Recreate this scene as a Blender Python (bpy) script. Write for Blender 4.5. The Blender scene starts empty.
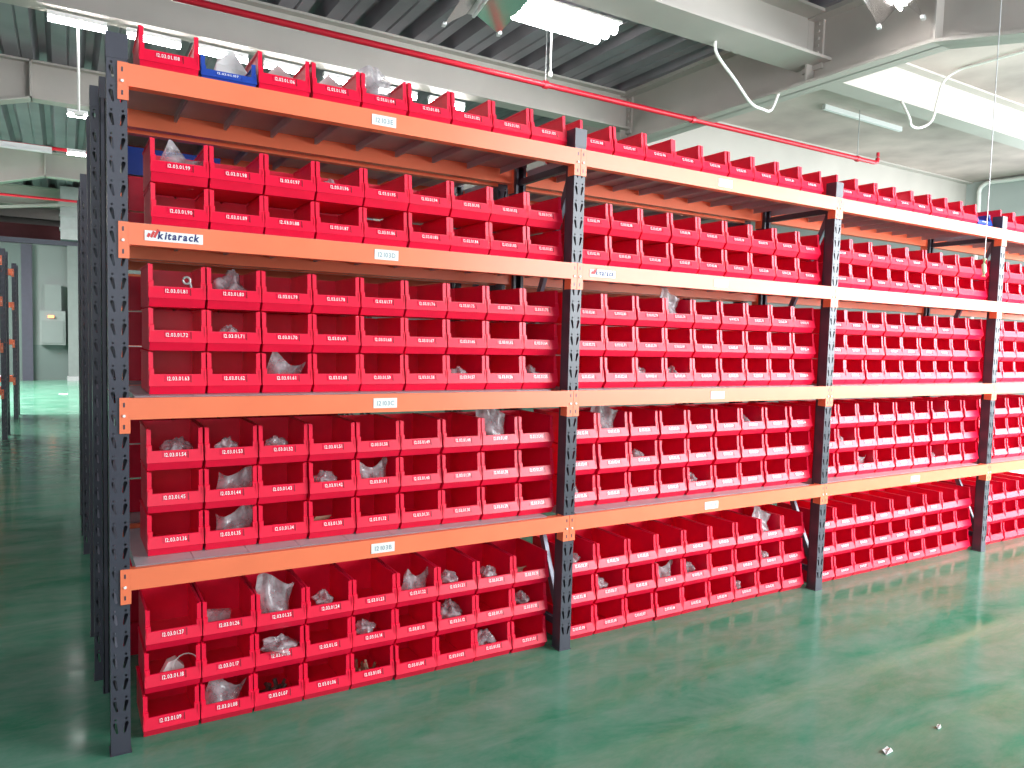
import bpy, bmesh, math, random
from mathutils import Vector, Matrix, noise
random.seed(7)
S = bpy.context.scene
COL = S.collection

# ------------------------------------------------------------------ camera
cam_d = bpy.data.cameras.new('camera')
cam_d.sensor_width = 36.0
cam_d.lens = 744.75 * 36.0 / 1024.0
cam_d.clip_start = 0.05
cam = bpy.data.objects.new('camera', cam_d)
COL.objects.link(cam)
yaw, pitch, roll = 0.5424, -0.0618, 0.0264
fw = Vector((math.sin(yaw) * math.cos(pitch), math.cos(yaw) * math.cos(pitch), math.sin(pitch)))
rt = fw.cross(Vector((0, 0, 1))).normalized()
up = rt.cross(fw)
rt, up = rt * math.cos(roll) + up * math.sin(roll), up * math.cos(roll) - rt * math.sin(roll)
M3 = Matrix((rt, up, -fw)).transposed()
cam.matrix_world = Matrix.Translation((-0.1674, -3.0074, 1.575)) @ M3.to_4x4()
S.camera = cam

# ------------------------------------------------------------------ colour management, world, big lights
S.view_settings.view_transform = 'Standard'
S.view_settings.look = 'None'
S.view_settings.gamma = 1.0
S.view_settings.use_curve_mapping = False
S.view_settings.exposure = 0.82
W = bpy.data.worlds.new('world')
S.world = W
W.use_nodes = True
W.node_tree.nodes['Background'].inputs[0].default_value = (0.75, 0.86, 1.0, 1)
W.node_tree.nodes['Background'].inputs[1].default_value = 0.6

DAY = (0.93, 0.98, 1.0)
def area(name, loc, direction, sx, sy, power, color):
    d = bpy.data.lights.new(name, 'AREA')
    d.shape = 'RECTANGLE'
    d.size, d.size_y = sx, sy
    d.energy = power
    d.color = color
    o = bpy.data.objects.new(name, d)
    o.location = loc
    o.rotation_euler = Vector(direction).to_track_quat('-Z', 'Y').to_euler()
    COL.objects.link(o)
    return o
# daylight through the windows of the front wall (behind the camera) and of the right wall, plus two added fills
area('daylight_front', (11.0, -4.95, 2.75), (0, 1, 0), 13.2, 3.7, 1350, DAY)
area('daylight_right', (18.2, 0.5, 2.7), (-1, 0, 0), 10.0, 3.4, 480, DAY)
area('fill_front_left', (-1.6, -4.95, 2.75), (0, 1, 0), 4.6, 3.2, 48, DAY)  # added fill, not a known window: brightens the left bays and near floor
area('fill_aisle', (-4.6, 16.2, 4.2), (1.0, 0.0, -1.0), 8.0, 1.6, 1300, (1.0, 0.96, 0.98)).data.spread = math.radians(125)  # added fill, no window in the left wall: brightens the far aisle floor

# ------------------------------------------------------------------ materials
def mat(name, color, rough=0.5, metal=0.0, spec=0.5, var=0.0, vscale=8.0, bump=0.0, bscale=60.0, emit=None, estr=0.0, coat=0.0):
    m = bpy.data.materials.new(name)
    m.use_nodes = True
    nt = m.node_tree
    b = nt.nodes['Principled BSDF']
    b.inputs['Base Color'].default_value = (*color, 1)
    b.inputs['Roughness'].default_value = rough
    b.inputs['Metallic'].default_value = metal
    b.inputs['Specular IOR Level'].default_value = spec
    b.inputs['Coat Weight'].default_value = coat
    tc = nt.nodes.new('ShaderNodeTexCoord')
    if var > 0:
        n = nt.nodes.new('ShaderNodeTexNoise')
        n.inputs['Scale'].default_value = vscale
        n.inputs['Detail'].default_value = 5
        nt.links.new(tc.outputs['Object'], n.inputs['Vector'])
        r = nt.nodes.new('ShaderNodeValToRGB')
        r.color_ramp.elements[0].position = 0.3
        r.color_ramp.elements[1].position = 0.7
        r.color_ramp.elements[0].color = (*[c * (1 - var) for c in color], 1)
        r.color_ramp.elements[1].color = (*[min(1, c * (1 + var)) for c in color], 1)
        nt.links.new(n.outputs['Fac'], r.inputs['Fac'])
        nt.links.new(r.outputs['Color'], b.inputs['Base Color'])
    if bump > 0:
        n2 = nt.nodes.new('ShaderNodeTexNoise')
        n2.inputs['Scale'].default_value = bscale
        nt.links.new(tc.outputs['Object'], n2.inputs['Vector'])
        bp = nt.nodes.new('ShaderNodeBump')
        bp.inputs['Strength'].default_value = bump
        bp.inputs['Distance'].default_value = 0.01
        nt.links.new(n2.outputs['Fac'], bp.inputs['Height'])
        nt.links.new(bp.outputs['Normal'], b.inputs['Normal'])
    if emit:
        b.inputs['Emission Color'].default_value = (*emit, 1)
        b.inputs['Emission Strength'].default_value = estr
    return m

RED = mat('red_plastic', (0.90, 0.006, 0.050), 0.34, var=0.06, vscale=14)
REDL = mat('red_label_strip', (0.82, 0.010, 0.058), 0.22, var=0.04, vscale=20)
BLUE = mat('blue_plastic', (0.02, 0.07, 0.42), 0.4, var=0.06, vscale=14)
BLUEL = mat('blue_label_strip', (0.05, 0.11, 0.5), 0.25)
ORANGE = mat('orange_powder_coat', (0.95, 0.215, 0.10), 0.34, var=0.05, vscale=5)
STEELBLUE = mat('charcoal_powder_coat', (0.055, 0.055, 0.075), 0.33, var=0.08, vscale=9)
BRACE = mat('blue_grey_brace', (0.16, 0.16, 0.20), 0.35, metal=0.3)
DECK = mat('galvanised_deck', (0.50, 0.46, 0.49), 0.45, metal=0.1, var=0.08, vscale=6)
WHITE = mat('white_print', (0.92, 0.92, 0.92), 0.5)
PAPER = mat('white_paper', (0.85, 0.85, 0.83), 0.6, var=0.04)
INK = mat('blue_grey_ink', (0.30, 0.36, 0.42), 0.6)
NAVY = mat('navy_ink', (0.03, 0.03, 0.16), 0.5)
REDINK = mat('red_ink', (0.7, 0.06, 0.06), 0.5)
CREAM = mat('cream_steel_paint', (0.45, 0.415, 0.38), 0.55, var=0.06, vscale=1.2, bump=0.05, bscale=20)
DECKING = mat('ceiling_deck_steel', (0.25, 0.23, 0.26), 0.5, metal=0.2, var=0.2, vscale=0.9)
CONC = mat('concrete_soffit', (0.46, 0.375, 0.345), 0.85, var=0.28, vscale=0.8, bump=0.2, bscale=14)
WALLP = mat('painted_wall', (0.44, 0.48, 0.465), 0.7, var=0.05, vscale=0.8)
PARTW = mat('partition_paint', (0.14, 0.165, 0.155), 0.6, var=0.08, vscale=0.8)
WALLD = mat('grey_green_wall', (0.085, 0.115, 0.105), 0.6, var=0.06, vscale=0.8)
PIPE = mat('red_pipe_paint', (0.55, 0.012, 0.03), 0.35, var=0.05)
CONDUIT = mat('white_conduit', (0.78, 0.78, 0.74), 0.4)
GREYMET = mat('grey_metal', (0.42, 0.43, 0.43), 0.4, metal=0.4, var=0.06)
MIRROR = mat('mirror_reflector', (0.55, 0.53, 0.53), 0.22, metal=1.0)
LAMPW = mat('lamp_housing', (0.8, 0.8, 0.8), 0.4)
TUBE = mat('lit_tube', (1, 1, 1), 0.5, emit=(1.0, 0.98, 0.96), estr=26.0)
PIECE = mat('brass_parts', (0.42, 0.30, 0.20), 0.4, metal=0.6, var=0.3, vscale=60)
DARKPART = mat('dark_parts', (0.10, 0.07, 0.06), 0.5, metal=0.3, var=0.3, vscale=60)
CARD = mat('cardboard', (0.50, 0.30, 0.20), 0.8, var=0.1, vscale=30)
LEAF = mat('pale_green_plastic', (0.55, 0.66, 0.45), 0.4)
PANEL = mat('panel_grey', (0.17, 0.195, 0.185), 0.5, var=0.05)
DARKRED = mat('dark_red_cladding', (0.13, 0.02, 0.025), 0.6, var=0.1)
ORLAMP = mat('orange_indicator', (0.9, 0.25, 0.08), 0.4, emit=(1.0, 0.3, 0.12), estr=1.5)

def bag_material():
    m = bpy.data.materials.new('clear_polybag')
    m.use_nodes = True
    nt = m.node_tree
    b = nt.nodes['Principled BSDF']
    b.inputs['Base Color'].default_value = (0.55, 0.50, 0.53, 1)
    b.inputs['Roughness'].default_value = 0.18
    b.inputs['Specular IOR Level'].default_value = 0.8
    tr = nt.nodes.new('ShaderNodeBsdfTransparent')
    mx = nt.nodes.new('ShaderNodeMixShader')
    tc = nt.nodes.new('ShaderNodeTexCoord')
    n = nt.nodes.new('ShaderNodeTexNoise')
    n.inputs['Scale'].default_value = 22
    n.inputs['Detail'].default_value = 4
    nt.links.new(tc.outputs['Object'], n.inputs['Vector'])
    r = nt.nodes.new('ShaderNodeMapRange')
    r.inputs['From Min'].default_value = 0.35
    r.inputs['From Max'].default_value = 0.7
    r.inputs['To Min'].default_value = 0.22
    r.inputs['To Max'].default_value = 0.8
    nt.links.new(n.outputs['Fac'], r.inputs['Value'])
    nt.links.new(r.outputs['Result'], mx.inputs['Fac'])
    nt.links.new(tr.outputs[0], mx.inputs[1])
    nt.links.new(b.outputs[0], mx.inputs[2])
    nt.links.new(mx.outputs[0], nt.nodes['Material Output'].inputs['Surface'])
    return m
BAG = bag_material()

def floor_material():
    m = bpy.data.materials.new('green_epoxy')
    m.use_nodes = True
    nt = m.node_tree
    b = nt.nodes['Principled BSDF']
    tc = nt.nodes.new('ShaderNodeTexCoord')
    n = nt.nodes.new('ShaderNodeTexNoise')
    n.inputs['Scale'].default_value = 1.6
    n.inputs['Detail'].default_value = 8
    n.inputs['Roughness'].default_value = 0.65
    n.inputs['Distortion'].default_value = 0.3
    nt.links.new(tc.outputs['Object'], n.inputs['Vector'])
    r = nt.nodes.new('ShaderNodeValToRGB')
    e = r.color_ramp.elements
    e[0].position, e[0].color = 0.30, (0.038, 0.20, 0.11, 1)
    e[1].position, e[1].color = 0.72, (0.075, 0.29, 0.18, 1)
    nt.links.new(n.outputs['Fac'], r.inputs['Fac'])
    # pale scuffs and dried wipe marks
    n3 = nt.nodes.new('ShaderNodeTexNoise')
    n3.inputs['Scale'].default_value = 2.3
    n3.inputs['Detail'].default_value = 10
    n3.inputs['Roughness'].default_value = 0.75
    n3.inputs['Distortion'].default_value = 0.35
    mp = nt.nodes.new('ShaderNodeMapping')
    mp.inputs['Scale'].default_value = (0.7, 1.9, 1)
    mp.inputs['Rotation'].default_value = (0, 0, 0.35)
    nt.links.new(tc.outputs['Object'], mp.inputs['Vector'])
    nt.links.new(mp.outputs['Vector'], n3.inputs['Vector'])
    r3 = nt.nodes.new('ShaderNodeMapRange')
    r3.inputs['From Min'].default_value = 0.38
    r3.inputs['From Max'].default_value = 0.72
    r3.inputs['To Min'].default_value = 0.0
    r3.inputs['To Max'].default_value = 0.5
    nt.links.new(n3.outputs['Fac'], r3.inputs['Value'])
    mx = nt.nodes.new('ShaderNodeMixRGB')
    mx.inputs[2].default_value = (0.32, 0.38, 0.35, 1)
    nt.links.new(r3.outputs['Result'], mx.inputs[0])
    nt.links.new(r.outputs['Color'], mx.inputs[1])
    nt.links.new(mx.outputs[0], b.inputs['Base Color'])
    lg = nt.nodes.new('ShaderNodeMath')
    lg.operation = 'MULTIPLY_ADD'
    lg.inputs[1].default_value = 0.34
    nt.links.new(r3.outputs['Result'], lg.inputs[0])
    n2 = nt.nodes.new('ShaderNodeTexNoise')
    n2.inputs['Scale'].default_value = 3.2
    n2.inputs['Detail'].default_value = 6
    nt.links.new(tc.outputs['Object'], n2.inputs['Vector'])
    mr = nt.nodes.new('ShaderNodeMapRange')
    mr.inputs['From Min'].default_value = 0.3
    mr.inputs['From Max'].default_value = 0.7
    mr.inputs['To Min'].default_value = 0.05
    mr.inputs['To Max'].default_value = 0.10
    nt.links.new(n2.outputs['Fac'], mr.inputs['Value'])
    nt.links.new(mr.outputs['Result'], lg.inputs[2])
    nt.links.new(lg.outputs[0], b.inputs['Roughness'])
    b.inputs['Specular IOR Level'].default_value = 0.13
    bp = nt.nodes.new('ShaderNodeBump')
    bp.inputs['Strength'].default_value = 0.02
    bp.inputs['Distance'].default_value = 0.02
    nt.links.new(n2.outputs['Fac'], bp.inputs['Height'])
    nt.links.new(bp.outputs['Normal'], b.inputs['Normal'])
    return m
FLOOR = floor_material()

# ------------------------------------------------------------------ mesh helpers
class MB:
    def __init__(self):
        self.v, self.f, self.mi = [], [], []
    def add(self, vs, fs, mi=0):
        k = len(self.v)
        self.v += [tuple(p) for p in vs]
        self.f += [tuple(i + k for i in q) for q in fs]
        self.mi += [mi] * len(fs)
        return self
    def box(self, x0, x1, y0, y1, z0, z1, mi=0):
        vs = [(x, y, z) for z in (z0, z1) for y in (y0, y1) for x in (x0, x1)]
        return self.add(vs, [(0, 2, 3, 1), (4, 5, 7, 6), (0, 1, 5, 4), (2, 6, 7, 3), (0, 4, 6, 2), (1, 3, 7, 5)], mi)
    def prism(self, prof, axis, a0, a1, mi=0):
        # prof: 2-D outline; axis 'x' -> (y,z), 'y' -> (x,z), 'z' -> (x,y)
        n = len(prof)
        def P(p, a):
            return (a, p[0], p[1]) if axis == 'x' else (p[0], a, p[1]) if axis == 'y' else (p[0], p[1], a)
        vs = [P(p, a0) for p in prof] + [P(p, a1) for p in prof]
        fs = [(i, (i + 1) % n, (i + 1) % n + n, i + n) for i in range(n)]
        fs += [tuple(range(n))[::-1], tuple(range(n, 2 * n))]
        return self.add(vs, fs, mi)
    def bar(self, p, q, w, t, side=(0, 0, 1), mi=0):
        p, q = Vector(p), Vector(q)
        d = (q - p).normalized()
        a = d.cross(Vector(side))
        if a.length < 1e-5:
            a = d.cross(Vector((1, 0, 0)))
        a.normalize()
        b = a.cross(d)
        vs = []
        for c in (p, q):
            for sa, sb in ((-1, -1), (1, -1), (1, 1), (-1, 1)):
                vs.append(c + a * (sa * w / 2) + b * (sb * t / 2))
        return self.add(vs, [(0, 1, 2, 3), (7, 6, 5, 4), (0, 4, 5, 1), (1, 5, 6, 2), (2, 6, 7, 3), (3, 7, 4, 0)], mi)
    def tube(self, pts, r, n=10, mi=0):
        pts = [Vector(p) for p in pts]
        rings = []
        for i, p in enumerate(pts):
            d = (pts[min(i + 1, len(pts) - 1)] - pts[max(i - 1, 0)]).normalized()
            a = d.cross(Vector((0, 0, 1)))
            if a.length < 1e-3:
                a = d.cross(Vector((1, 0, 0)))
            a.normalize()
            b = a.cross(d)
            rings.append([p + a * (r * math.cos(2 * math.pi * k / n)) + b * (r * math.sin(2 * math.pi * k / n)) for k in range(n)])
        vs = [v for g in rings for v in g]
        fs = [(i * n + k, i * n + (k + 1) % n, (i + 1) * n + (k + 1) % n, (i + 1) * n + k) for i in range(len(pts) - 1) for k in range(n)]
        fs += [tuple(range(n))[::-1], tuple(range(len(vs) - n, len(vs)))]
        return self.add(vs, fs, mi)
    def mesh(self, name, *mats):
        me = bpy.data.meshes.new(name)
        me.from_pydata(self.v, [], self.f)
        for m in mats:
            me.materials.append(m)
        if len(mats) > 1:
            me.polygons.foreach_set('material_index', self.mi)
        bm = bmesh.new()
        bm.from_mesh(me)
        bmesh.ops.recalc_face_normals(bm, faces=bm.faces)
        bm.to_mesh(me)
        bm.free()
        me.update()
        return me
    def build(self, name, m, parent=None, loc=None, smooth=False):
        me = self.mesh(name, *(m if isinstance(m, (tuple, list)) else (m,)))
        if smooth:
            for p in me.polygons:
                p.use_smooth = True
        return obj(name, me, parent, loc)

def obj(name, me, parent=None, loc=None):
    o = bpy.data.objects.new(name, me)
    COL.objects.link(o)
    if parent is not None:
        o.parent = parent
    if loc is not None:
        o.location = loc
    return o
def tag(o, label, cat, group=None):
    o['label'] = label
    o['category'] = cat
    if group:
        o['group'] = group
    return o
def thing(name, label, cat, loc=(0, 0, 0), group=None):
    o = obj(name, None, None, loc)
    o.empty_display_size = 0.1
    return tag(o, label, cat, group)
def struct(o):
    o['kind'] = 'structure'
    return o

# ------------------------------------------------------------------ glyphs (flat print made into thin meshes)
GL = {}
def glyph_cache(chars, bold=0.0, pre=''):
    cu = bpy.data.curves.new('glyph', 'FONT')
    cu.resolution_u = 2
    cu.size = 1.0
    cu.offset = bold
    o = bpy.data.objects.new('glyph', cu)
    COL.objects.link(o)
    dg = bpy.context.evaluated_depsgraph_get()
    for c in chars:
        cu.body = c
        dg.update()
        me = o.evaluated_get(dg).to_mesh()
        vs = [(v.co.x, v.co.y) for v in me.vertices]
        fs = [tuple(p.vertices) for p in me.polygons]
        w = max([v[0] for v in vs], default=0.3)
        GL[pre + c] = (vs, fs, w)
        o.evaluated_get(dg).to_mesh_clear()
    bpy.data.objects.remove(o)
glyph_cache('0123456789.ABCDE', 0.012)
glyph_cache('kitarck', .035, 'b')
def text_mb(s, x0, z0, width, height, y, tilt=0.0, mb=None, mi=0, pre='', shear=0.0):
    # text on a plane facing -Y; tilt = dy/dz of that plane
    mb = mb or MB()
    adv, x = [], 0
    for c in s:
        adv.append(x)
        x += GL[pre + c][2] + 0.10
    sx = width / x
    for c, a in zip(s, adv):
        vs, fs, _ = GL[pre + c]
        mb.add([(x0 + (a + v[0] + shear * v[1]) * sx, y + tilt * v[1] * height / 0.72, z0 + v[1] * height / 0.72) for v in vs], fs, mi)
    return mb

# ================================================================== BUILDING SHELL
XL, XR, YF, YB = -5.0, 18.4, -5.0, 34.0
ZC = 5.55
struct(MB().box(XL, XR, YF, YB, -0.2, 0.0).build('floor', FLOOR))
def ribbed(x0, x1, y0, y1):
    mb = MB()
    x, pitch = x0, 0.6
    prof = []
    while x < x1 - 1e-6:
        prof += [(x, ZC + 0.17), (x + 0.05, ZC + 0.17), (x + 0.12, ZC + 0.02), (x + 0.30, ZC + 0.02), (x + 0.32, ZC + 0.04), (x + 0.34, ZC + 0.02), (x + 0.48, ZC + 0.02), (x + 0.55, ZC + 0.17)]
        x += pitch
    prof.append((x, ZC + 0.17))
    n = len(prof)
    vs = [(p[0], y0, p[1]) for p in prof] + [(p[0], y1, p[1]) for p in prof]
    mb.add(vs, [(i, i + 1, i + 1 + n, i + n) for i in range(n - 1)])
    xs0, xs1 = prof[0][0], prof[-1][0]
    mb.add([(xs0, y0, ZC + 0.24), (xs1, y0, ZC + 0.24), (xs1, y1, ZC + 0.24), (xs0, y1, ZC + 0.24)], [(0, 1, 2, 3)])
    mb.add([(xs0, y0, ZC + 0.17), (xs0, y0, ZC + 0.24), (xs0, y1, ZC + 0.24), (xs0, y1, ZC + 0.17)], [(0, 1, 2, 3)])
    mb.add([(xs1, y0, ZC + 0.17), (xs1, y0, ZC + 0.24), (xs1, y1, ZC + 0.24), (xs1, y1, ZC + 0.17)], [(0, 1, 2, 3)])
    for yy in (y0, y1):
        ring = [(p[0], yy, p[1]) for p in prof] + [(xs1, yy, ZC + 0.24), (xs0, yy, ZC + 0.24)]
        mb.add(ring, [tuple(range(len(ring)))])
    return mb
struct(ribbed(-5.2, 7.9, YF, YB).build('ceiling', DECKING))
struct(MB().box(7.9, XR + .2, YF, YB, ZC, ZC + 0.25).build('ceiling_slab', CONC))
struct(MB().box(XL - .2, XL, YF, YB, 0, ZC + .3).build('wall_left', WALLP))
struct(MB().box(XL, XR, YB, YB + .2, 0, ZC + .3).build('wall_back', WALLP))
def wall_with_openings(name, plane, a0, a1, z1, holes, m):
    # plane ('x',pos,thickness) or ('y',...), holes [(u0,u1,w0,w1)] sorted along u
    mb = MB()
    ax, pos, th = plane
    def bx(u0, u1, w0, w1):
        if ax == 'x':
            mb.box(pos, pos + th, u0, u1, w0, w1)
        else:
            mb.box(u0, u1, pos, pos + th, w0, w1)
    u = a0
    for (u0, u1, w0, w1) in holes:
        bx(u, u0, 0, z1)
        bx(u0, u1, 0, w0)
        bx(u0, u1, w1, z1)
        u = u1
    bx(u, a1, 0, z1)
    return struct(mb.build(name, m))
FH = [(-3.9, .7, 1.15, 4.35), (4.3, 8.6, .9, 4.6), (8.8, 13.1, .9, 4.6), (13.3, 17.6, .9, 4.6)]  # the first opening is unseen, added to go with the front-left fill
RH = [(-4.4, 0.4, 0.9, 4.5), (0.6, 5.5, 0.9, 4.5)]
wall_with_openings('wall_front', ('y', YF - .2, .2), XL, XR, ZC + .3, FH, WALLP)
wall_with_openings('wall_right', ('x', XR, .2), YF, YB, ZC + .3, RH, WALLP)
nwin = 0
for ax, holes in (('y', FH), ('x', RH)):
    for (u0, u1, w0, w1) in holes:
        nwin += 1
        root = struct(obj('window_%d' % nwin, None))
        fr = MB()
        pos = YF - .12 if ax == 'y' else XR + .1
        cuts = [u0 + .03, (u0 + u1) / 2, u1 - .03]
        for c in cuts:
            if ax == 'y':
                fr.box(c - .03, c + .03, pos - .03, pos + .03, w0, w1)
            else:
                fr.box(pos - .03, pos + .03, c - .03, c + .03, w0, w1)
        for z in (w0 + .03, (w0 + w1) / 2, w1 - .03):
            if ax == 'y':
                fr.box(u0, u1, pos - .028, pos + .028, z - .03, z + .03)
            else:
                fr.box(pos - .028, pos + .028, u0, u1, z - .03, z + .03)
        fr.build('window_frame', GREYMET, root)

# ---------------------------------------------------------------- steel beams under the roof
def ibeam_x(name, x0, x1, y, zb, zt, w=0.24, t=0.03):
    mb = MB()
    mb.prism([(y - w / 2, zb), (y + w / 2, zb), (y + w / 2, zb + t), (y + .008, zb + t), (y + .008, zt - t), (y + w / 2, zt - t),
              (y + w / 2, zt), (y - w / 2, zt), (y - w / 2, zt - t), (y - .008, zt - t), (y - .008, zb + t), (y - w / 2, zb + t)], 'x', x0, x1)
    return struct(mb.build(name, CREAM))
ZB, ZT = 5.0, ZC + .02
XG = 7.77
ibeam_x('trim_1', XL, XG - .01, 3.17, ZB, ZT, .50, .035)       # nearer beam, along the rack
ibeam_x('trim_2', XL, XG - .01, 6.72, ZB, ZT, .26)
ibeam_x('trim_3', -.56, XG - .01, 10.75, ZB, ZT, .26)
ibeam_x('trim_4', -.5, XG - .01, 17.6, ZB, ZT, .26)
ibeam_x('trim_5', XL, XR, 22.9, ZB, ZT, .26)
ibeam_x('trim_6', XL, XR, 25.8, ZB, ZT, .26)
ibeam_x('trim_7', XL, XR, 29.4, ZB, ZT, .26)
ibeam_x('trim_8', XG + .15, XR, 3.47, ZB, ZC, .30)
ibeam_x('trim_9', XG + .15, XR, 6.96, ZB - .35, ZC, .30)
# haunched left ends of the third and fourth beams
for k, (yy, xj) in enumerate(((10.75, -.56), (17.6, -.5))):
    mb = MB()
    mb.prism([(xj, ZB), (xj, ZT), (XL, ZT), (XL, ZB - 1.1), (XL + .6, ZB - 1.1)], 'y', yy - .008, yy + .008)
    mb.prism([(xj, ZB), (xj, ZB + .03), (XL + .6, ZB - 1.07), (XL, ZB - 1.07), (XL, ZB - 1.1), (XL + .6, ZB - 1.1)], 'y', yy - .13, yy + .13)
    mb.box(xj - .015, xj + .015, yy - .13, yy + .13, ZB, ZT)
    mb.box(XL, xj, yy - .13, yy + .13, ZT - .03, ZT)
    struct(mb.build('trim_%d' % (10 + k), CREAM))
# deep girder along the depth, with a haunch towards the camera side
g = MB()
gz = 4.76
yh = 1.6
g.prism([(YB, gz), (YB, ZT), (YF, ZT), (YF, gz - 1.0), (yh - 4.5, gz - 1.0), (yh, gz)], 'x', XG - .01, XG + .01)
g.prism([(YB, gz), (YB, gz + .035), (yh, gz + .035), (yh - 4.5, gz - .965), (YF, gz - .965), (YF, gz - 1.0), (yh - 4.5, gz - 1.0), (yh, gz)], 'x', XG - .17, XG + .17)
g.box(XG - .17, XG + .17, YF, YB, ZT - .055, ZT + .01)
for yy in (3.17, yh, 6.72):
    g.box(XG - .15, XG + .15, yy - .012, yy + .012, gz + .03, ZT)
struct(g.build('trim_12', CREAM))
# bolted end plates of the two beams that meet the girder
for k, yy in enumerate((3.17, 6.72)):
    mb = MB()
    mb.box(XG - .045, XG - .01, yy - .14, yy + .14, ZB - .06, ZT - .03)
    for i in range(6):
        for s in (-.08, .08):
            mb.box(XG - .065, XG - .04, yy + s - .015, yy + s + .015, ZB + .03 + i * .085, ZB + .06 + i * .085)
    struct(mb.build('trim_%d' % (13 + k), CREAM))

# ---------------------------------------------------------------- far partition wall at the end of the aisle
pw = struct(MB().box(XL, 7.0, 22.3, 22.5, 1.02, 3.95).build('wall_partition', PARTW))
struct(MB().box(XL, 7.0, 22.3, 22.5, 0, 1.02).build('trim_15', WALLD))
struct(MB().box(-5, 7.0, 22.2, 22.3, 3.88, 4.02).build('trim_16', STEELBLUE))
struct(MB().box(-5, 7.0, 24.3, 24.4, 4.05, 4.65).build('trim_17', DARKRED))
dr = struct(obj('door_1', None))
MB().box(-2.3, -1.18, 22.22, 22.3, 0, 3.85).build('door_frame', WALLD, dr)
MB().box(-1.18, -0.92, 22.2, 22.3, 0, 3.85).build('door_jamb', STEELBLUE, dr)
t = thing('electrical_cabinet', 'pale grey cabinet on the far partition wall with orange lamp above the aisle end', 'cabinet', (0, 0, 0))
MB().box(-.75, -.12, 22.02, 22.295, 1.03, 2.0).build('cabinet_body', PANEL, t)
MB().box(-.70, -.17, 22.0, 22.02, 1.08, 1.72).build('cabinet_door', PARTW, t)
MB().box(-.62, -.22, 22.04, 22.295, 2.0, 2.75).build('upper_box', PARTW, t)
MB().box(-.55, -.40, 21.97, 22.0, 1.80, 1.87).build('indicator_lamp', ORLAMP, t)
t = thing('wall_column', 'grey steel column standing against the far partition wall', 'column', (0, 0, 0))
MB().prism([(-.06, 22.05), (.26, 22.05), (.26, 22.3), (-.06, 22.3)], 'z', 0, 3.88).build('shaft', PANEL, t)
MB().box(-.09, .29, 22.02, 22.3, 0, .12).build('base_plate', GREYMET, t)
t = thing('air_duct', 'bright metal ventilation duct rising above the far partition wall', 'duct')
MB().box(-.22, .32, 21.75, 22.29, 4.022, 5.5).build('duct_shaft', GREYMET, t)
for z in (4.3, 4.65, 5.0):
    MB().box(-.25, .35, 21.72, 22.30, z, z + .05).build('duct_flange', GREYMET, t)
t = thing('diagonal_roof_brace', 'pale diagonal strut under the roof at the far end of the aisle', 'brace')
MB().bar((-1.9, 20.5, 4.55), (.2, 21.2, 4.95), .08, .08).build('strut', CREAM, t)

# ================================================================== RACKS
BAY, PW, PD, RD, PH = 2.0, 0.0645, 0.07, 0.62, 2.595
LZ = [0.0, 0.6945, 1.3235, 1.9515, 2.5035]
LR = [3, 3, 3, 2, 1]
BH = 0.078

def tile_mesh(h):
    bm = bmesh.new()
    w = PW / 2
    def loop(pts):
        vs = [bm.verts.new((x, 0, z)) for x, z in pts]
        for i in range(len(vs)):
            bm.edges.new((vs[i], vs[(i + 1) % len(vs)]))
    loop([(-w, 0), (w, 0), (w, h), (-w, h)])
    for s in (-1, 1):
        # teardrop slot, wide at the top and outside, narrow at the bottom and towards the middle
        top, bot = (s * .0195, .048), (s * .0125, .016)
        pts = []
        for a in range(0, 181, 45):
            pts.append((top[0] + .0068 * math.cos(math.radians(a)), top[1] + .0068 * math.sin(math.radians(a))))
        for a in range(180, 361, 60):
            pts.append((bot[0] + .0038 * math.cos(math.radians(a)), bot[1] + .0038 * math.sin(math.radians(a))))
        loop(pts)
        loop([(s * .018 + .0045 * math.cos(math.radians(a)), .0655 + .0045 * math.sin(math.radians(a))) for a in range(0, 360, 60)])
    bmesh.ops.triangle_fill(bm, use_beauty=True, use_dissolve=False, edges=bm.edges[:])
    bm.verts.index_update()
    vs = [v.co[:] for v in bm.verts]
    fs = [tuple(v.index for v in f.verts) for f in bm.faces]
    bm.free()
    return vs, fs
TP = 0.0815
TV, TF = tile_mesh(TP)
def upright_mesh(holes=True):
    mb = MB()
    n = int(PH / TP)
    w = PW / 2
    z0 = PH - n * TP
    if holes:
        for i in range(n):
            mb.add([(x, y, z + z0 + i * TP) for x, y, z in TV], TF)
        mb.add([(-w, 0, 0), (w, 0, 0), (w, 0, z0), (-w, 0, z0)], [(0, 1, 2, 3)])
    else:
        mb.box(-w, w, 0, .003, 0, PH)
    mb.box(-w, -w + .003, 0.0005, PD, 0, PH)
    mb.box(w - .003, w, 0.0005, PD, 0, PH)
    mb.box(-w, -w + .016, PD - .003, PD, 0, PH)
    mb.box(w - .016, w, PD - .003, PD, 0, PH)
    mb.box(-w - .004, w + .004, -.004, PD + .004, 0, .004)   # foot plate
    me = mb.mesh('upright', STEELBLUE)
    bm = bmesh.new(); bm.from_mesh(me)
    bmesh.ops.remove_doubles(bm, verts=bm.verts, dist=1e-5)
    bm.to_mesh(me); bm.free()
    return me
UP = upright_mesh()
cap = MB().box(-PW / 2 - .002, PW / 2 + .002, -.002, PD + .002, PH - .082, PH + .004).mesh('post_cap', STEELBLUE)
bl = BAY - PW
beam_front = MB().prism([(-.006, -BH), (.042, -BH), (.042, -.002), (.02, -.002), (.02, -.0), (-.006, 0)], 'x', PW / 2 + .001, BAY - PW / 2 - .001).mesh('beam', ORANGE)
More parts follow.
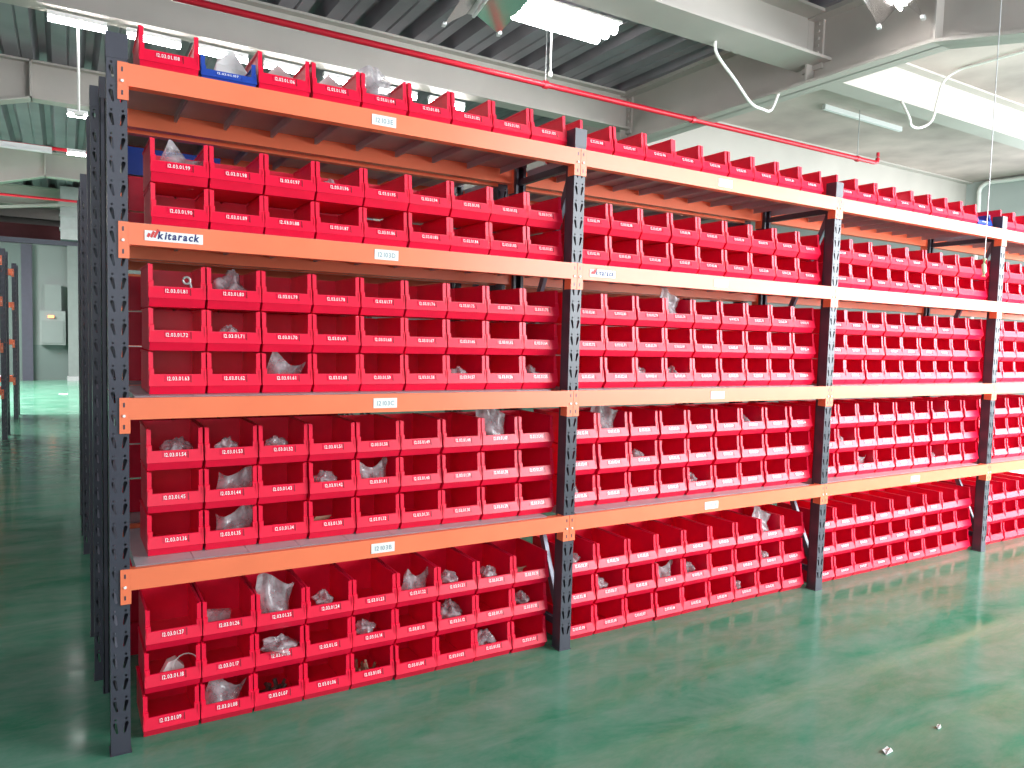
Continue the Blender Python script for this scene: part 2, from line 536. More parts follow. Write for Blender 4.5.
def plate_mesh(s):
    # end plate on the post face plus the wing down the side of the post; s=+1: right of the post
    mb = MB()
    mb.box(min(0.0012 * s, s * PW / 2), max(0.0012 * s, s * PW / 2), -.0055, -.0015, -.128, .0015)
    mb.box(min(s * PW / 2, s * (PW / 2 + .004)), max(s * PW / 2, s * (PW / 2 + .004)), -.0055, .05, -.128, .0015)
    for z in (-.024, -.104):   # hook slots pressed into the plate
        mb.box(s * .016 - .0028, s * .016 + .0028, -.0064, -.005, z - .008, z + .008, 1)
    return mb.mesh('end_plate', ORANGE, STEELBLUE)
PL = {1: plate_mesh(1), -1: plate_mesh(-1)}
bolt_me = MB().tube([(0, -.0105, 0), (0, -.005, 0)], .0052, 8).mesh('bolt', WHITE)
dp = MB()
PWD = .201
dp.box(-PWD / 2, PWD / 2, .022, RD - .022, -.006, .004)
dp.box(-PWD / 2, -PWD / 2 + .004, .05, RD - .05, -.036, -.005)
dp.box(PWD / 2 - .004, PWD / 2, .05, RD - .05, -.036, -.005)
dp.box(-PWD / 2, PWD / 2, .022, .026, -.004, .004)
deck_me = dp.mesh('deck_panel', DECK)

def make_rack(label, x0, y0, nb, sgn=1, decks=True, bays_detail=True, group=None, levels=(1, 2, 3, 4), plates=True):
    r = thing('storage_rack', label, 'rack', (x0, y0, 0), group)
    for k in range(nb + 1):
        X = k * BAY
        obj('upright', UP, r, (X, 0, 0))
        u = obj('upright', UP, r, (X, RD, 0))
        u.rotation_euler.z = math.pi
        obj('post_cap', cap, r, (X, 0, 0))
        obj('post_cap', cap, r, (X, RD - PD, 0))
        # lacing between front and rear upright
        ya, yb = PD - .01, RD - PD + .01
        lv = [.15, 1.29, 2.42]
        xo = X
        for i in range(len(lv) - 1):
            z0, z1 = lv[i], lv[i + 1]
            p, q = ((xo, ya, z0), (xo, yb, z1)) if i % 2 == 0 else ((xo, yb, z0), (xo, ya, z1))
            MB().bar(p, q, .034, .022, (1, 0, 0)).build('brace', BRACE, r)
        for z in (.12, 2.43):
            MB().bar((X, ya, z), (X, yb, z), .034, .022, (1, 0, 0)).build('brace', STEELBLUE, r)
    for b in range(nb):
        for l in levels:
            z = LZ[l] - .002
            bf = obj('beam', beam_front, r, (b * BAY, 0, z))
            for s in (1, -1):
                px = 0 if s == 1 else BAY
                if not plates:
                    continue
                obj('end_plate', PL[s], bf, (px, 0, 0))
                obj('bolt', bolt_me, bf, (px + s * .016, 0, -.064))
            br = obj('beam', beam_front, r, ((b + 1) * BAY, RD, z))
            br.rotation_euler.z = math.pi
            for s in (1, -1):
                px = 0 if s == 1 else BAY
                if plates:
                    obj('end_plate', PL[s], br, (px, 0, 0))
            if decks:
                for i in range(9):
                    obj('deck_panel', deck_me, r, (b * BAY + .052 + PWD / 2 + i * .2035, 0, z))
    return r

R1 = make_rack('long orange and charcoal shelving rack full of red bins in the foreground', 0, 0, 4)
# small white location labels on the front beams
def shelf_label(bay, lvl, x, w, code):
    z = LZ[lvl] - .002 - BH / 2
    o = MB().box(x - w / 2, x + w / 2, -.0085, -.006, z - .021, z + .021).build('shelf_label', PAPER, R1)
    text_mb(code, x - w * .40, z - .010, w * .8, .020, -.0092).build('label_print', INK, o)
SUF = {1: 'B', 2: 'C', 3: 'D', 4: 'E'}
XLAB = {(0, 4): .985, (0, 3): 1.005, (0, 2): 1.01, (0, 1): 1.01, (1, 4): 2.99, (1, 3): 2.99, (1, 2): 3.0, (1, 1): 2.99, (2, 1): 5.0, (2, 4): 5.0}
for (b, l), x in XLAB.items():
    shelf_label(b, l, x, .106, '12103' + SUF[l])
# maker's stickers with the word mark
def sticker(x, w, z):
    o = MB().box(x, x + w, -.0085, -.006, z - .020, z + .016).build('maker_sticker', WHITE, R1)
    mb = text_mb('kitarack', x + w * .21, z - .011, w * .74, .027, -.0092, 0, None, 0, 'b', .18)
    for i in range(3):   # three slanted strokes of the emblem, rising to the right
        a = x + w * (.03 + .055 * i)
        h = .012 + .008 * i
        mb.add([(a, -.0092, z - .006), (a + .007, -.0092, z - .010), (a + .014 + .004 * i, -.0092, z - .008 + h), (a + .006 + .004 * i, -.0092, z - .004 + h)], [(0, 1, 2, 3)], 1)
    mb.build('sticker_print', (NAVY, REDINK), o)
sticker(.085, .195, LZ[3] - .041)
sticker(2.075, .16, LZ[3] - .041)

# racks standing behind and across the aisle
R2 = make_rack('charcoal rack standing back to back behind the red bin rack', -.03, .70, 2, plates=False)
make_rack('third charcoal rack back along the right side of the aisle', -.03, 2.85, 1, plates=False)
make_rack('charcoal rack standing back to back with the third rack', -.03, 3.55, 1, plates=False)
make_rack('fourth charcoal rack back along the right side of the aisle', .045, 6.1, 1)
make_rack('fifth charcoal rack back along the right side of the aisle', .08, 8.1, 1)
make_rack('farthest charcoal rack on the right side of the aisle', .11, 11.4, 1)
make_rack('nearer charcoal rack at the left edge across the aisle', -2.87, 9.2, 1)
make_rack('farther charcoal rack at the left edge across the aisle', -2.87, 12.0, 1)

# ================================================================== BINS
BW, BD_, BHT, PIT = .2025, .33, .158, .1655
def bin_mesh():
    w, t = BW / 2, .0035
    mb = MB()
    # base and front skirt (recessed, slanting outwards up to the label band)
    mb.prism([(.025, 0), (BD_, 0), (BD_, t), (.026, t)], 'x', -w + .007, w - .007)
    mb.prism([(.024, 0), (.027, 0), (.006, .034), (.003, .034)], 'x', -w + .003, w - .003)
    # label band leaning slightly back, with a rolled top edge
    mb.prism([(0, .032), (.004, .032), (.016, .075), (.012, .075)], 'x', -w, w)
    mb.prism([(.0115, .072), (.019, .072), (.019, .0765), (.012, .0765)], 'x', -w + .016, w - .016)
    # side walls: full height, dropping in a short shoulder to the band
    side = [(.026, t), (BD_, t), (BD_, BHT), (.026, BHT), (.020, .098), (.010, .088), (.003, .034)]
    mb.prism(side, 'x', -w + .003, -w + .003 + t)
    mb.prism(side, 'x', w - .003 - t, w - .003)
    # front posts: the flanged front edge of each side wall
    for s in (-1, 1):
        a, b = sorted((s * (w - .0165), s * (w - .001)))
        mb.prism([(.0185, .094), (.0225, .094), (.0275, BHT), (.0235, BHT)], 'x', a, b)
        a, b = sorted((s * (w - .019), s * w))
        mb.prism([(.0105, .073), (.0155, .073), (.0195, .098), (.0140, .096)], 'x', a, b)
        # stacking rim along the top edge
        a, b = sorted((s * (w - .009), s * w))
        mb.box(a, b, .026, BD_, BHT - .005, BHT + .002)
    # back wall
    mb.box(-w + .004, w - .004, BD_ - t, BD_, t, BHT)
    return mb
bin_red = bin_mesh().mesh('bin_body', RED)
bin_blue = bin_mesh().mesh('bin_body', BLUE)
# label holder: shallow framed slot on the band
T_ = .012 / .043
def strip_mesh(m, m2):
    mb = MB()
    def yb(z):
        return (z - .032) * T_
    z0, z1 = .049, .0725
    mb.prism([(yb(z0) - .0016, z0), (yb(z0) + .001, z0), (yb(z1) + .001, z1), (yb(z1) - .0016, z1)], 'x', -.046, .044)
    mb.prism([(yb(z0 - .003) - .0026, z0 - .003), (yb(z0) + .001, z0 - .003), (yb(z1) + .001, z1), (yb(z1) - .0026, z1)], 'x', .044, .047, 1)
    return mb.mesh('label_strip', m, m2)
strip_red = strip_mesh(REDL, mat('dark_red_edge', (0.22, 0.004, 0.012), 0.5))
strip_blue = strip_mesh(BLUEL, BLUE)

def binx(b, l, c):
    if b == 0:
        s, e = ((.086, 1.945), (.098, 1.952), (.102, 1.962), (.110, 1.962), (.070, 1.953))[l]
    elif b == 1:
        s, e = (2.045, 3.952) if l < 4 else (2.037, 3.905)
    elif b == 2:
        s, e = (4.060, 5.966) if l < 4 else (4.050, 5.925)
    else:
        s, e = 6.06, 7.96
    return s + (e - s) * (c + .5) / 9
ORD = ['first', 'second', 'third', 'fourth', 'fifth', 'sixth', 'seventh', 'eighth', 'ninth']
BAYN = ['leftmost bay', 'second bay', 'third bay']
LEVN = ['on the floor', 'on the lowest shelf', 'on the second shelf', 'on the third shelf', 'on the rack top']
def rown(l, r):
    n = LR[l]
    if n == 1:
        return ''
    if n == 2:
        return ('lower row ', 'upper row ')[r]
    return ('bottom row ', 'middle row ', 'top row ')[r]
def front_y(l, r):
    return (.066, .066, .064, .060, .040)[l] + (.004, .010, .016)[r]
def where(b, l, r, c):
    return '%s from left, %s%s, %s' % (ORD[c], rown(l, r), LEVN[l], BAYN[b])
ROWBASE = [0, 3, 6, 9, 11]
BINS = {}
rest = []
for b in range(4):
    for l in range(5):
        for r in range(LR[l]):
            for c in range(9):
                z = LZ[l] + (.0035 if l else 0.0) + r * PIT
                x = binx(b, l, c) + ((-.008, -.003, .002)[r] if l == 0 else 0) + random.uniform(-.0012, .0012)
                y = front_y(l, r) + (.030 - .005 * c if l == 1 else 0) + random.uniform(-.004, .004)
                BINS[b, l, r, c] = (x, y, z)
                if b == 3 or (b == 2 and c >= 7):
                    if not (b == 3 and c > 4) and not (b == 2 and l == 4 and c == 8):
                        rest.append((x, y, z))
                    if not (b == 2 and l == 4 and c == 8):
                        continue
                isblue = (b, l, r, c) in ((0, 4, 0, 1), (2, 4, 0, 8))
                num = (ROWBASE[l] + r) * 9 + (9 - c)
                code = '12.03.%02d.%02d' % (b + 1, num)
                colr = 'blue' if isblue else 'red'
                t = thing('storage_bin', '%s bin %s' % (colr, where(b, l, r, c)), 'bin', (x, y, z),
                          'red stacking bins on the rack' if not isblue else 'blue stacking bins on the rack top')
                t.rotation_euler.z = random.uniform(-.008, .008)
                if isblue:
                    t.scale.z = .64
                obj('bin_body', bin_blue if isblue else bin_red, t)
                ls = obj('label_strip', strip_blue if isblue else strip_red, t)
                if b < 3:
                    z0 = .0535
                    jx = random.uniform(-.004, .004)
                    text_mb(code, -.043 + jx, z0, .081, .0145, (z0 - .032) * T_ - .0022, T_).build('label_code', WHITE, ls)

# the remaining bins: far end of the rack and the rack behind, one joined object
bv = [v.co[:] for v in bin_red.vertices]
bf_ = [tuple(p.vertices) for p in bin_red.polygons]
for l in range(5):
    for r in range(LR[l]):
        for c in range(5):
            rest.append((-.02 + binx(0, l, c), -(.70 + RD - .07), LZ[l] + (.0035 if l else 0) + r * PIT))
mb = MB()
for (x, y, z) in rest:
    sg = -1 if y < -.5 else 1     # the rear rack's bins face the other way
    mb.add([(a * sg + x, sg * (b_ + y) if sg < 0 else b_ + y, c_ + z) for a, b_, c_ in bv], bf_)
o = mb.build('storage_bins', RED)
o['kind'] = 'stuff'
o['label'] = 'red stacking bins at the far right end and on the rack behind'
for c in range(2):
    t = thing('storage_bin', 'blue bin %s from left on top of the red stack on the rack behind' % ORD[c], 'bin',
              (-.02 + binx(0, 3, c), .70 + RD - .07, LZ[3] + .0035 + 2 * PIT), 'blue stacking bins on the rack behind')
    t.rotation_euler.z = math.pi
    t.scale.z = .8
    obj('bin_body', bin_blue, t)
# blue crates on the racks across the aisle
for k, (y, z, h) in enumerate(((9.25, LZ[3] + .004, .3), (9.25, LZ[4] + .004, .28))):
    t = thing('blue_crate', ('blue plastic crate on the third shelf of the left edge rack', 'blue plastic crate on top of the left edge rack')[k], 'crate', (-1.22, y + .06, z))
    mb = MB().box(-.2, .2, 0, .4, 0, .01)
    for q in ((-.2, -.19, 0, .4), (.19, .2, 0, .4), (-.2, .2, 0, .01), (-.2, .2, .39, .4)):
        mb.box(*q, 0, h)
    mb.box(-.215, .215, -.015, .0, h - .03, h)
    mb.build('crate_body', BLUE, t)
    MB().box(-.06, .06, -.018, -.0, h * .55, h * .7).build('crate_handle', BLUEL, t)

# ================================================================== CONTENTS OF THE BINS
def bag_mesh(seed, sx, sy, sz, amp):
    bm = bmesh.new()
    bmesh.ops.create_icosphere(bm, subdivisions=4, radius=1.0)
    off = Vector((seed * 7.3, seed * 3.1, seed * 1.7))
    for v in bm.verts:
        p = v.co.copy()
        n1 = noise.ridged_multi_fractal(p * 1.1 + off, 0.9, 2.1, 4, 0.9, 2.0)
        n2 = noise.noise(p * 1.7 + off * 2)
        k = 1 + amp * (n1 - 1.1) * .5 + amp * .9 * n2
        q = Vector((p.x * sx, p.y * sy, p.z * sz)) * k
        # twist the upper part into a loose, creased neck
        if p.z > .2:
            f = 1 - .55 * (p.z - .2) / .8
            q.x = q.x * f + .25 * sx * (p.z - .2) * math.sin(seed)
            q.y *= f
        if q.z < -sz * .62:
            q.z = -sz * .62
        q.x = max(-.088, min(.088, q.x))
        q.y = max(-.088, min(.088, q.y))
        v.co = q + Vector((0, 0, sz * .62))
    me = bpy.data.meshes.new('plastic_bag')
    bm.to_mesh(me)
    bm.free()
    me.materials.append(BAG)
    return me
BAGS = {'B': [bag_mesh(i, .075, .07, .085, .55) for i in range(4)],
        'b': [bag_mesh(i + 10, .062, .06, .058, .6) for i in range(4)],
        's': [bag_mesh(i + 20, .04, .045, .036, .6) for i in range(4)]}
def pouch_mesh(seed, wt, wb, h, th):
    # a loose, creased zip pouch standing up: wide open top, contents bulging at the bottom
    n, m = 14, 12
    off = Vector((seed * 5.1, seed * 2.3, seed))
    vs, fs = [], []
    for side in (1, -1):
        for j in range(m + 1):
            v = j / m
            w = wb + (wt - wb) * v ** .8
            for i in range(n + 1):
                u = i / n * 2 - 1
                bulge = th * (1 - u * u) ** .5 * (math.sin(math.pi * min(1, v * 1.1 + .12)) * (1.15 - v) + .04)
                cr = noise.noise(Vector((u * 2.2, v * 2.6, side)) + off) * .022 + noise.ridged_multi_fractal(Vector((u * 1.3, v * 1.6, side * .3)) + off, .9, 2.1, 3, .9, 2.0) * .006
                sag = .028 * math.sin(2.2 * u + seed) * v
                edge = 0 if abs(u) > .999 else 1
                vs.append((u * w / 2 + .012 * math.sin(seed + 3 * v), -side * bulge * edge + cr * (.4 + v) - .02 * v, v * h + sag))
    k = (n + 1) * (m + 1)
    for sd in (0, 1):
        for j in range(m):
            for i in range(n):
                a = sd * k + j * (n + 1) + i
                fs.append((a, a + 1, a + n + 2, a + n + 1))
    me = bpy.data.meshes.new('plastic_bag')
    me.from_pydata(vs, [], fs)
    bm = bmesh.new(); bm.from_mesh(me)
    bmesh.ops.remove_doubles(bm, verts=bm.verts, dist=1e-5)
    bm.to_mesh(me); bm.free()
    me.materials.append(BAG)
    return me
POUCH = [pouch_mesh(i + 1, .155, .115, .185, .05) for i in range(3)]
POUCHS = [pouch_mesh(i + 4, .14, .13, .13, .055) for i in range(3)]
def lump(seed, sx, sy, sz, m, n=9):
    # a loose handful of small metal parts: short rods and nuts heaped on one another, one mesh of touching pieces
    rnd = random.Random(seed)
    mb = MB()
    mb.box(-sx, sx, -sy, sy, 0, .006)
    for i in range(n):
        p = Vector((rnd.uniform(-sx, sx) * .8, rnd.uniform(-sy, sy) * .8, .004))
        q = p + Vector((rnd.uniform(-.03, .03), rnd.uniform(-.03, .03), rnd.uniform(.006, sz)))
        mb.tube([p, q], rnd.uniform(.005, .011), 6)
    return mb.mesh('metal_parts', m)
DARK = [lump(i, .06, .06, .05, DARKPART, 14) for i in range(2)]
BRASS = lump(9, .06, .06, .075, PIECE, 22)
ITEMS = [('S',0,3,1,0),('s',0,3,1,3),('w',0,4,0,2),('w',0,4,0,3),('T',0,4,0,4),('ring',0,2,2,0),('B',0,2,2,1),('s',0,2,1,1),('d',0,2,0,0),('S',0,2,0,2),('d',0,2,1,8),('s',0,2,0,6),('s',0,2,0,8),('b',0,1,2,0),('s',0,1,2,1),('s',0,1,2,2),('T',0,1,2,7),('S',0,1,1,1),('s',0,1,1,3),('S',0,1,1,4),('S',0,1,0,1),('c',0,1,0,3),('p',0,0,2,1),('T',0,0,2,2),('s',0,0,2,3),('S',0,0,2,5),('s',0,0,2,6),('s',0,0,2,7),('c',0,0,2,8),('r',0,0,1,0),('f',0,0,1,2),('b',0,0,1,6),('s',0,0,1,8),('S',0,0,0,1),('d',0,0,0,2),('m',0,0,0,4),('b',0,0,0,7),('s',0,0,1,4),('T',1,2,2,3),('s',1,2,0,2),('s',1,2,0,3),('T',1,1,2,1),('b',1,1,2,6),('s',1,1,1,2),('s',1,1,0,4),('s',1,1,0,0),('b',1,0,2,0),('T',1,0,2,7),('s',1,0,1,1),('S',1,0,1,3),('s',1,0,1,4),('s',1,0,1,7),('s',1,0,0,6),('s',2,1,1,1),('S',2,1,0,2),('b',2,1,0,6),('s',2,1,2,6),('s',2,2,1,0),('w',2,4,0,3)]
def inwhere(b, l, r, c):
    return 'in bin %s' % where(b, l, r, c).replace(' from left', '')
for k, (ty, b, l, r, c) in enumerate(ITEMS):
    x, y, z = BINS[b, l, r, c]
    fz = z + .0045
    wh = inwhere(b, l, r, c)
    rnd = random.Random(k * 13 + 5)
    if ty in ('B', 'b', 's'):
        me = BAGS[ty][k % 4]
        o = obj('plastic_bag', me, None, (x + rnd.uniform(-.015, .015), y + (.115 if ty != 's' else .10), fz + {'B': .012, 'b': .02, 's': .045}[ty]))
        o.rotation_euler.z = rnd.uniform(0, 6.28)
        for p in me.polygons:
            p.use_smooth = True
        tag(o, {'B': 'big', 'b': 'crumpled', 's': 'small'}[ty] + ' clear bag ' + wh, 'bag', 'clear plastic bags in the bins')
    elif ty in ('T', 'S'):
        o = obj('plastic_bag', (POUCH if ty == 'T' else POUCHS)[k % 3], None, (x + rnd.uniform(-.01, .01), y + .085, fz + .004))
        o.rotation_euler = (-.12, rnd.uniform(-.12, .3) if ty == 'S' else .02, rnd.uniform(-.25, .25))
        for p in o.data.polygons:
            p.use_smooth = True
        tag(o, {'T': 'tall', 'S': 'creased'}[ty] + ' clear pouch ' + wh, 'bag', 'clear plastic bags in the bins')
    elif ty == 'f':
        o = obj('plastic_bag', BAGS['B'][1], None, (x, y + .06, fz + .05))
        o.scale = (1.0, 1.0, .5)
        o.rotation_euler = (.1, .15, 1.0)
        tag(o, 'flat clear bag over the lip ' + wh, 'bag', 'clear plastic bags in the bins')
    elif ty == 'w':
        mb = MB()
        mb.add([(-.07, 0, 0), (.05, .01, .005), (.075, .06, .10), (.0, .03, .135), (-.06, .05, .07)], [(0, 1, 2, 3, 4)])
        mb.add([(-.07, .004, 0), (.05, .014, .005), (.075, .064, .10), (.0, .034, .135), (-.06, .054, .07)], [(0, 1, 2, 3, 4)])
        mb.add([(-.03, .01, .0), (.08, .0, .0), (.085, .05, .07), (.01, .06, .10)], [(0, 1, 2, 3)])
        o = mb.build('white_bag', PAPER, None, (x, y + .10, fz + .02))
        tag(o, 'folded white bag ' + wh, 'bag', 'white bags in the top bins')
    elif ty == 'd':
        tag(obj('metal_parts', DARK[k % 2], None, (x, y + .12, fz + .0)), 'dark loose metal parts ' + wh, 'parts')
    elif ty == 'm':
        tag(obj('metal_parts', BRASS, None, (x, y + .11, fz)), 'heap of brass coloured fittings ' + wh, 'parts')
    elif ty == 'c':
        mb = MB().box(-.05, .03, 0, .07, 0, .05)
        mb.add([(-.05, 0, .05), (.03, 0, .05), (.03, -.03, .075), (-.05, -.03, .08)], [(0, 1, 2, 3)])
        o = mb.build('cardboard_box', CARD, None, (x - .02, y + .10, fz))
        o.rotation_euler.z = .3
        tag(o, 'small open cardboard box ' + wh, 'box')
    elif ty == 'ring':
        t = thing('eye_bolt', 'steel eye bolt leaning ' + wh, 'bolt', (x + .035, y + .035, fz))
        pts = [(.013 * math.cos(a * .5236), 0, .100 + .013 * math.sin(a * .5236)) for a in range(13)]
        MB().tube(pts, .0045, 8).build('eye', GREYMET, t)
        MB().tube([(.012, 0, .09), (.04, .02, .005)], .005, 8).build('shank', GREYMET, t)
    elif ty == 'p':
        o = MB().prism([(-.05, 0), (.05, 0), (.055, .07), (-.045, .08)], 'y', 0, .03).build('packet', BAG, None, (x - .03, y + .12, fz))
        tag(o, 'small ziplock packet ' + wh, 'packet')
    elif ty == 'r':
        t = thing('fitting_packet', 'white fittings and cord ' + wh, 'packet', (x, y + .09, fz))
        mb = MB()
        mb.prism([(-.05, .0), (.04, .0), (.05, .05), (.02, .085), (-.01, .075)], 'y', 0, .04)
        mb.build('packet_body', PAPER, t)
        MB().tube([(.055 + .045 * math.cos(a * .35), -.01, .06 + .045 * math.sin(a * .35)) for a in range(19)], .0025, 6).build('cord', CONDUIT, t)
        MB().prism([(-.07, 0), (-.04, 0), (-.02, .02), (-.05, .03)], 'y', -.01, .03).build('blue_cap', BLUEL, t)
# papers in the blue bin on the rack top
x, y, z = BINS[0, 4, 0, 1]
mb = MB()
mb.add([(-.04, .06, .05), (.05, .05, .05), (.085, .10, .09), (.03, .12, .175), (-.03, .11, .11)], [(0, 1, 2, 3, 4)])
mb.add([(-.05, .09, .05), (.03, .08, .05), (.05, .12, .15), (-.02, .14, .14)], [(0, 1, 2, 3)])
mb.add([(-.04, .064, .05), (.05, .054, .05), (.085, .104, .09), (.03, .124, .175), (-.03, .114, .11)], [(0, 1, 2, 3, 4)])
o = mb.build('paper_sheets', PAPER, None, (x, y, z))
tag(o, 'folded white papers sticking out of the blue bin on the rack top', 'paper')

# ================================================================== CEILING LAMPS, PIPES, CONDUITS
def lamp(label, p, q, lit=True, r=.028, group=None, strength=None):
    p, q = Vector(p), Vector(q)
    c = (p + q) / 2
    t = thing('ceiling_lamp', label, 'lamp', c, group)
    d = q - p
    h = d / 2
    MB().bar(-h + Vector((0, 0, .05)), h + Vector((0, 0, .05)), .07, .05).build('lamp_housing', LAMPW, t)
    u = d.normalized()
    for s in (-1, 1):
        MB().bar(u * (s * (h.length - .012)) - u * .012, u * (s * (h.length - .012)) + u * .012, .05, .05).build('end_cap', LAMPW, t)
    MB().tube([-h * .97, h * .97], r, 12).build('tube', TUBE if lit else LAMPW, t)
    return t
ORDL = ['leftmost', 'second', 'third', 'fourth', 'fifth', 'sixth', 'seventh']
for k in range(7):
    x = -.29 + k * .765
    lamp('%s short lit tube lamp from left in the row above the rack' % ORDL[k], (x, 6.72 + .03 * k, 4.90), (x + .57, 6.74 + .03 * k, 4.90), r=.036, group='tube lamps in a row over the rack top')
t = lamp('bright triple tube lamp hanging above the middle of the rack', (3.96, 3.87, 5.02), (5.14, 3.90, 5.02), r=.05)
for dy in (-.16, .16):
    MB().tube([(-.57, dy, 0), (.57, dy + .02, 0)], .05, 12).build('tube', TUBE, t)
MB().box(-.6, .6, -.23, .25, .05, .075).build('lamp_tray', LAMPW, t)
lamp('nearer small tube lamp far down the left aisle', (-.10, 9.5, 4.57), (.16, 9.5, 4.57))
lamp('farther small tube lamp far down the left aisle', (-.09, 12.2, 4.56), (.195, 12.2, 4.56))
lamp('tube lamp over the left edge of the far aisle', (-1.4, 11.9, 4.48), (-.31, 11.9, 4.48), lit=False)
lamp('tube lamp hanging over the aisle in front of the rack', (-2.2, -1.0, 5.05), (-1.0, -1.0, 5.05))
lamp('right tube lamp hanging over the aisle in front of the rack', (3.2, -2.6, 5.05), (4.4, -2.6, 5.05))

def reflector_lamp(label, end, direction, length, lit, width=.42, drop=.17):
    # trough lamp with mirrored side wings; "end" is the middle of its far end
    e = Vector(end)
    d = Vector(direction).normalized()
    s = d.cross(Vector((0, 0, 1))).normalized()
    t = thing('reflector_lamp', label, 'lamp', e)
    def wing(sg, m):
        a = s * (sg * .045) + Vector((0, 0, .0))
        b = s * (sg * width / 2) - Vector((0, 0, drop))
        n = Vector((0, 0, .006))
        vs = [a, b, b + d * length, a + d * length]
        MB().add([*vs, *[v + n for v in vs]], [(0, 1, 2, 3), (7, 6, 5, 4), (0, 4, 5, 1), (1, 5, 6, 2), (2, 6, 7, 3), (3, 7, 4, 0)]).build('reflector', m, t)
    wing(-1, MIRROR)
    wing(1, MIRROR)
    MB().bar(Vector((0, 0, .02)), Vector((0, 0, .02)) + d * length, .11, .06).build('lamp_housing', LAMPW, t)
    MB().tube([d * .06 - Vector((0, 0, .05)), d * (length - .06) - Vector((0, 0, .05))], .02, 12).build('tube', TUBE if lit else LAMPW, t)
    for sg in (-1, 1):
        c = s * (sg * width / 2) - Vector((0, 0, drop))
        MB().bar(c - d * .03, c + d * .05, .04, .03).build('corner_clip', LAMPW, t)
    return t
reflector_lamp('mirrored trough lamp hanging crookedly at the top right', (7.43, 1.85, 5.17), (-.80, -.33, .0), 1.2, True)
reflector_lamp('mirrored trough lamp beside the bright lamp under the roof', (3.77, 4.6, 5.17), (-.19, -.98, .0), 1.25, False, .64)

# sprinkler pipes
def pipe(name, label, pts, r, m=PIPE):
    t = thing(name, label, 'pipe')
    MB().tube(pts, r, 12).build('pipe_run', m, t, smooth=True)
    return t
pp = pipe('sprinkler_pipe', 'long red sprinkler pipe running above the top of the bin rack', [(-4.9, 5.02, 4.75), (11.80, 4.99, 4.75), (11.88, 4.99, 4.77), (11.9, 4.99, 4.83), (11.9, 4.99, 4.87)], .036)
MB().tube([(11.9, 4.99, 4.86), (11.9, 4.99, 4.93)], .026, 8).build('sprinkler_head', PIPE, pp)
for x in (5.03, 7.55, 11.35):
    MB().tube([(x, 5.0, 4.75), (x, 5.0, ZC + .02 if abs(x - 7.55) > .3 else gz + .01)], .008, 6).build('hanger_rod', GREYMET, pp)
    MB().tube([(x - .03, 5.0, 4.75), (x + .03, 5.0, 4.75)], .05, 10).build('pipe_clamp', PIPE, pp)
for k, (y, lab) in enumerate(((8.68 * 1.344 + 1.03, 'nearest'), (13.3 * 1.344 + 1.03, 'middle'), (27.5, 'farthest'))):
    p2 = pipe('sprinkler_pipe', '%s of the three thin red pipes over the left aisle' % lab, [(-4.9, y, 4.70), (7.0, y, 4.70)], .032)
    for x in (-3, 1.5):
        MB().tube([(x, y, 4.7), (x, y, ZC + .02)], .01, 6).build('hanger_rod', GREYMET, p2)
# conduits
def conduit(label, pts, r=.018, m=CONDUIT):
    t = thing('conduit', label, 'conduit')
    MB().tube(pts, r, 8).build('conduit_run', m, t, smooth=True)
    return t
def bez(pts, n=6):
    out = []
    P = [Vector(p) for p in pts]
    for i in range(len(P) - 1):
        p0, p1, p2, p3 = P[max(i - 1, 0)], P[i], P[i + 1], P[min(i + 2, len(P) - 1)]
        for j in range(n):
            t = j / n
            out.append(.5 * ((2 * p1) + (p2 - p0) * t + (2 * p0 - 5 * p1 + 4 * p2 - p3) * t * t + (3 * p1 - p0 - 3 * p2 + p3) * t ** 3))
    out.append(P[-1])
    return out
conduit('white bent conduit hanging between the roof beam and the deep girder', bez([(6.214, 3.3, 5.01), (6.25, 3.3, 4.86), (6.618, 3.36, 4.667), (6.96, 3.42, 4.485), (7.236, 3.48, 4.472), (7.468, 3.54, 4.515), (7.66, 3.6, 4.765)]))
conduit('white S shaped conduit below the bright right beam', bez([(9.858, 3.33, 5.01), (9.86, 3.2, 4.75), (9.92, 3.2, 4.654), (10.124, 3.2, 4.659), (10.398, 3.2, 4.802), (10.513, 3.2, 5.099), (10.629, 3.2, 5.38), (10.72, 3.05, 5.52), (10.72, 2.65, 5.525), (10.75, 1.2, 5.525)]))
conduit('white conduit bending along the far right wall', bez([(18.33, 6.6, .2), (18.33, 6.61, 4.741), (18.33, 6.622, 5.276), (18.33, 6.522, 5.445), (18.33, 6.326, 5.482), (18.33, 5.612, 5.46), (18.33, 2.0, 5.46)]), .05)
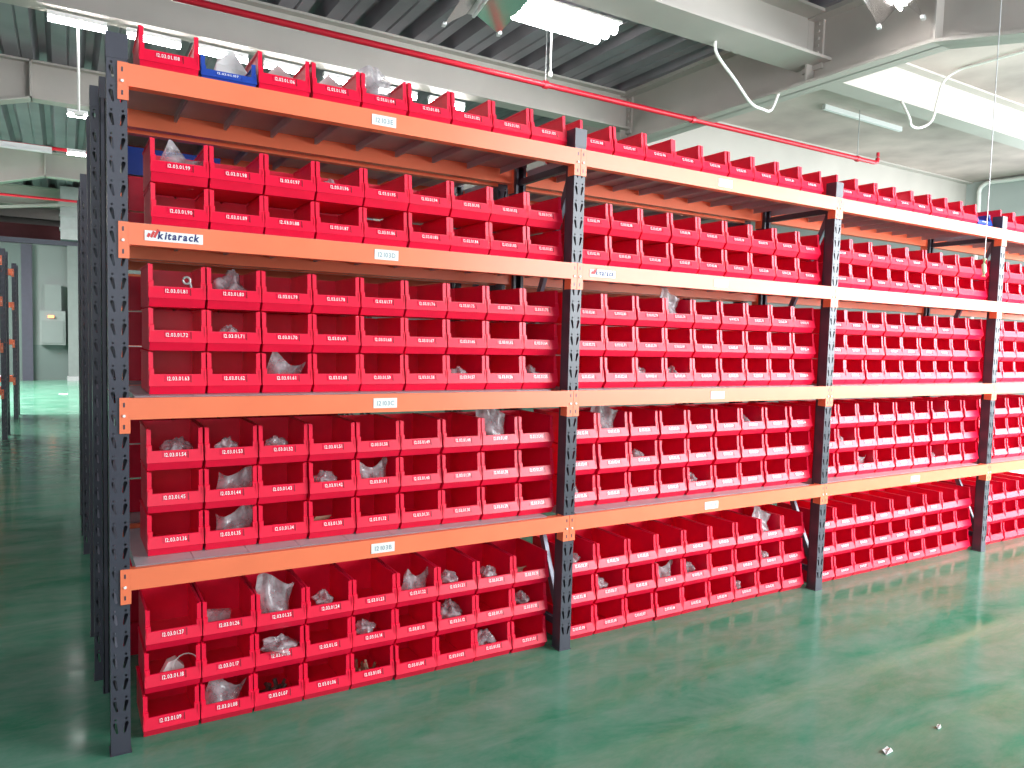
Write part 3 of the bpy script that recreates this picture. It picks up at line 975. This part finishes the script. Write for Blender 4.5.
t = thing('unlit_batten', 'unlit white batten tube fixed under the bright soffit', 'lamp', (0, 0, 0))
MB().bar((10.6, 5.14, 5.51), (12.8, 5.17, 5.51), .06, .08).build('batten_body', LAMPW, t)

# cord with a pale tag hanging in front of the third bay
t = thing('pull_cord', 'thin hanging pull cord with pale green end in front of the third bay', 'cord', (5.45, -.15, 0))
MB().tube([(0, 0, 2.22), (0, 0, ZC + .02)], .0035, 6).build('cord', GREYMET, t)
MB().tube([(0, 0, 2.10), (0.006, 0, 2.13), (-.004, 0, 2.18), (0, 0, 2.225)], .016, 8).build('cord_grip', LEAF, t)
t = thing('pendant_rod', 'white rod hanging from the bright lamp down towards the red pipe', 'rod', (4.37, 3.89, 0))
MB().tube([(0, 0, 4.45), (0, 0, 5.10)], .009, 6).build('rod', CONDUIT, t)
MB().tube([(0, 0, 4.40), (0, 0, 4.46)], .022, 8).build('rod_end', CONDUIT, t)
t = thing('pendant_rod', 'white rod hanging from the leftmost tube lamp', 'rod', (0.0, 6.78, 0))
MB().tube([(0, 0, 3.95), (0, 0, 4.93)], .016, 6).build('rod', CONDUIT, t)
MB().box(-.05, .05, -.04, .04, 3.92, 3.96).build('rod_end', CONDUIT, t)

# scraps lying on the floor
for k, (x, y, lab) in enumerate(((2.573, -1.37, 'small crumpled white paper scrap on the floor at the lower right'), (2.94, -1.364, 'tiny pale scrap on the floor nearer the rack'), (-.19, 17.1, 'thin pale strip lying far down the left aisle floor'))):
    mb = MB()
    w = (.026, .014, .10)[k]
    mb.add([(-w, -w * .5, .001), (w, -w * .35, .001), (w * .8, w * .5, .012), (0, w * .6, .004), (-w * .7, w * .3, .010)], [(0, 1, 2, 3, 4)])
    mb.add([(-w * .5, -w * .5, .012), (w * .6, -w * .2, .016), (w * .2, w * .5, .004)], [(0, 1, 2)])
    mb.add([(-w, -w * .5, .001), (w, -w * .35, .001), (w * .6, -w * .2, .016), (-w * .5, -w * .5, .012)], [(0, 1, 2, 3)])
    tag(mb.build('paper_scrap', PAPER, None, (x, y, 0)), lab, 'paper')
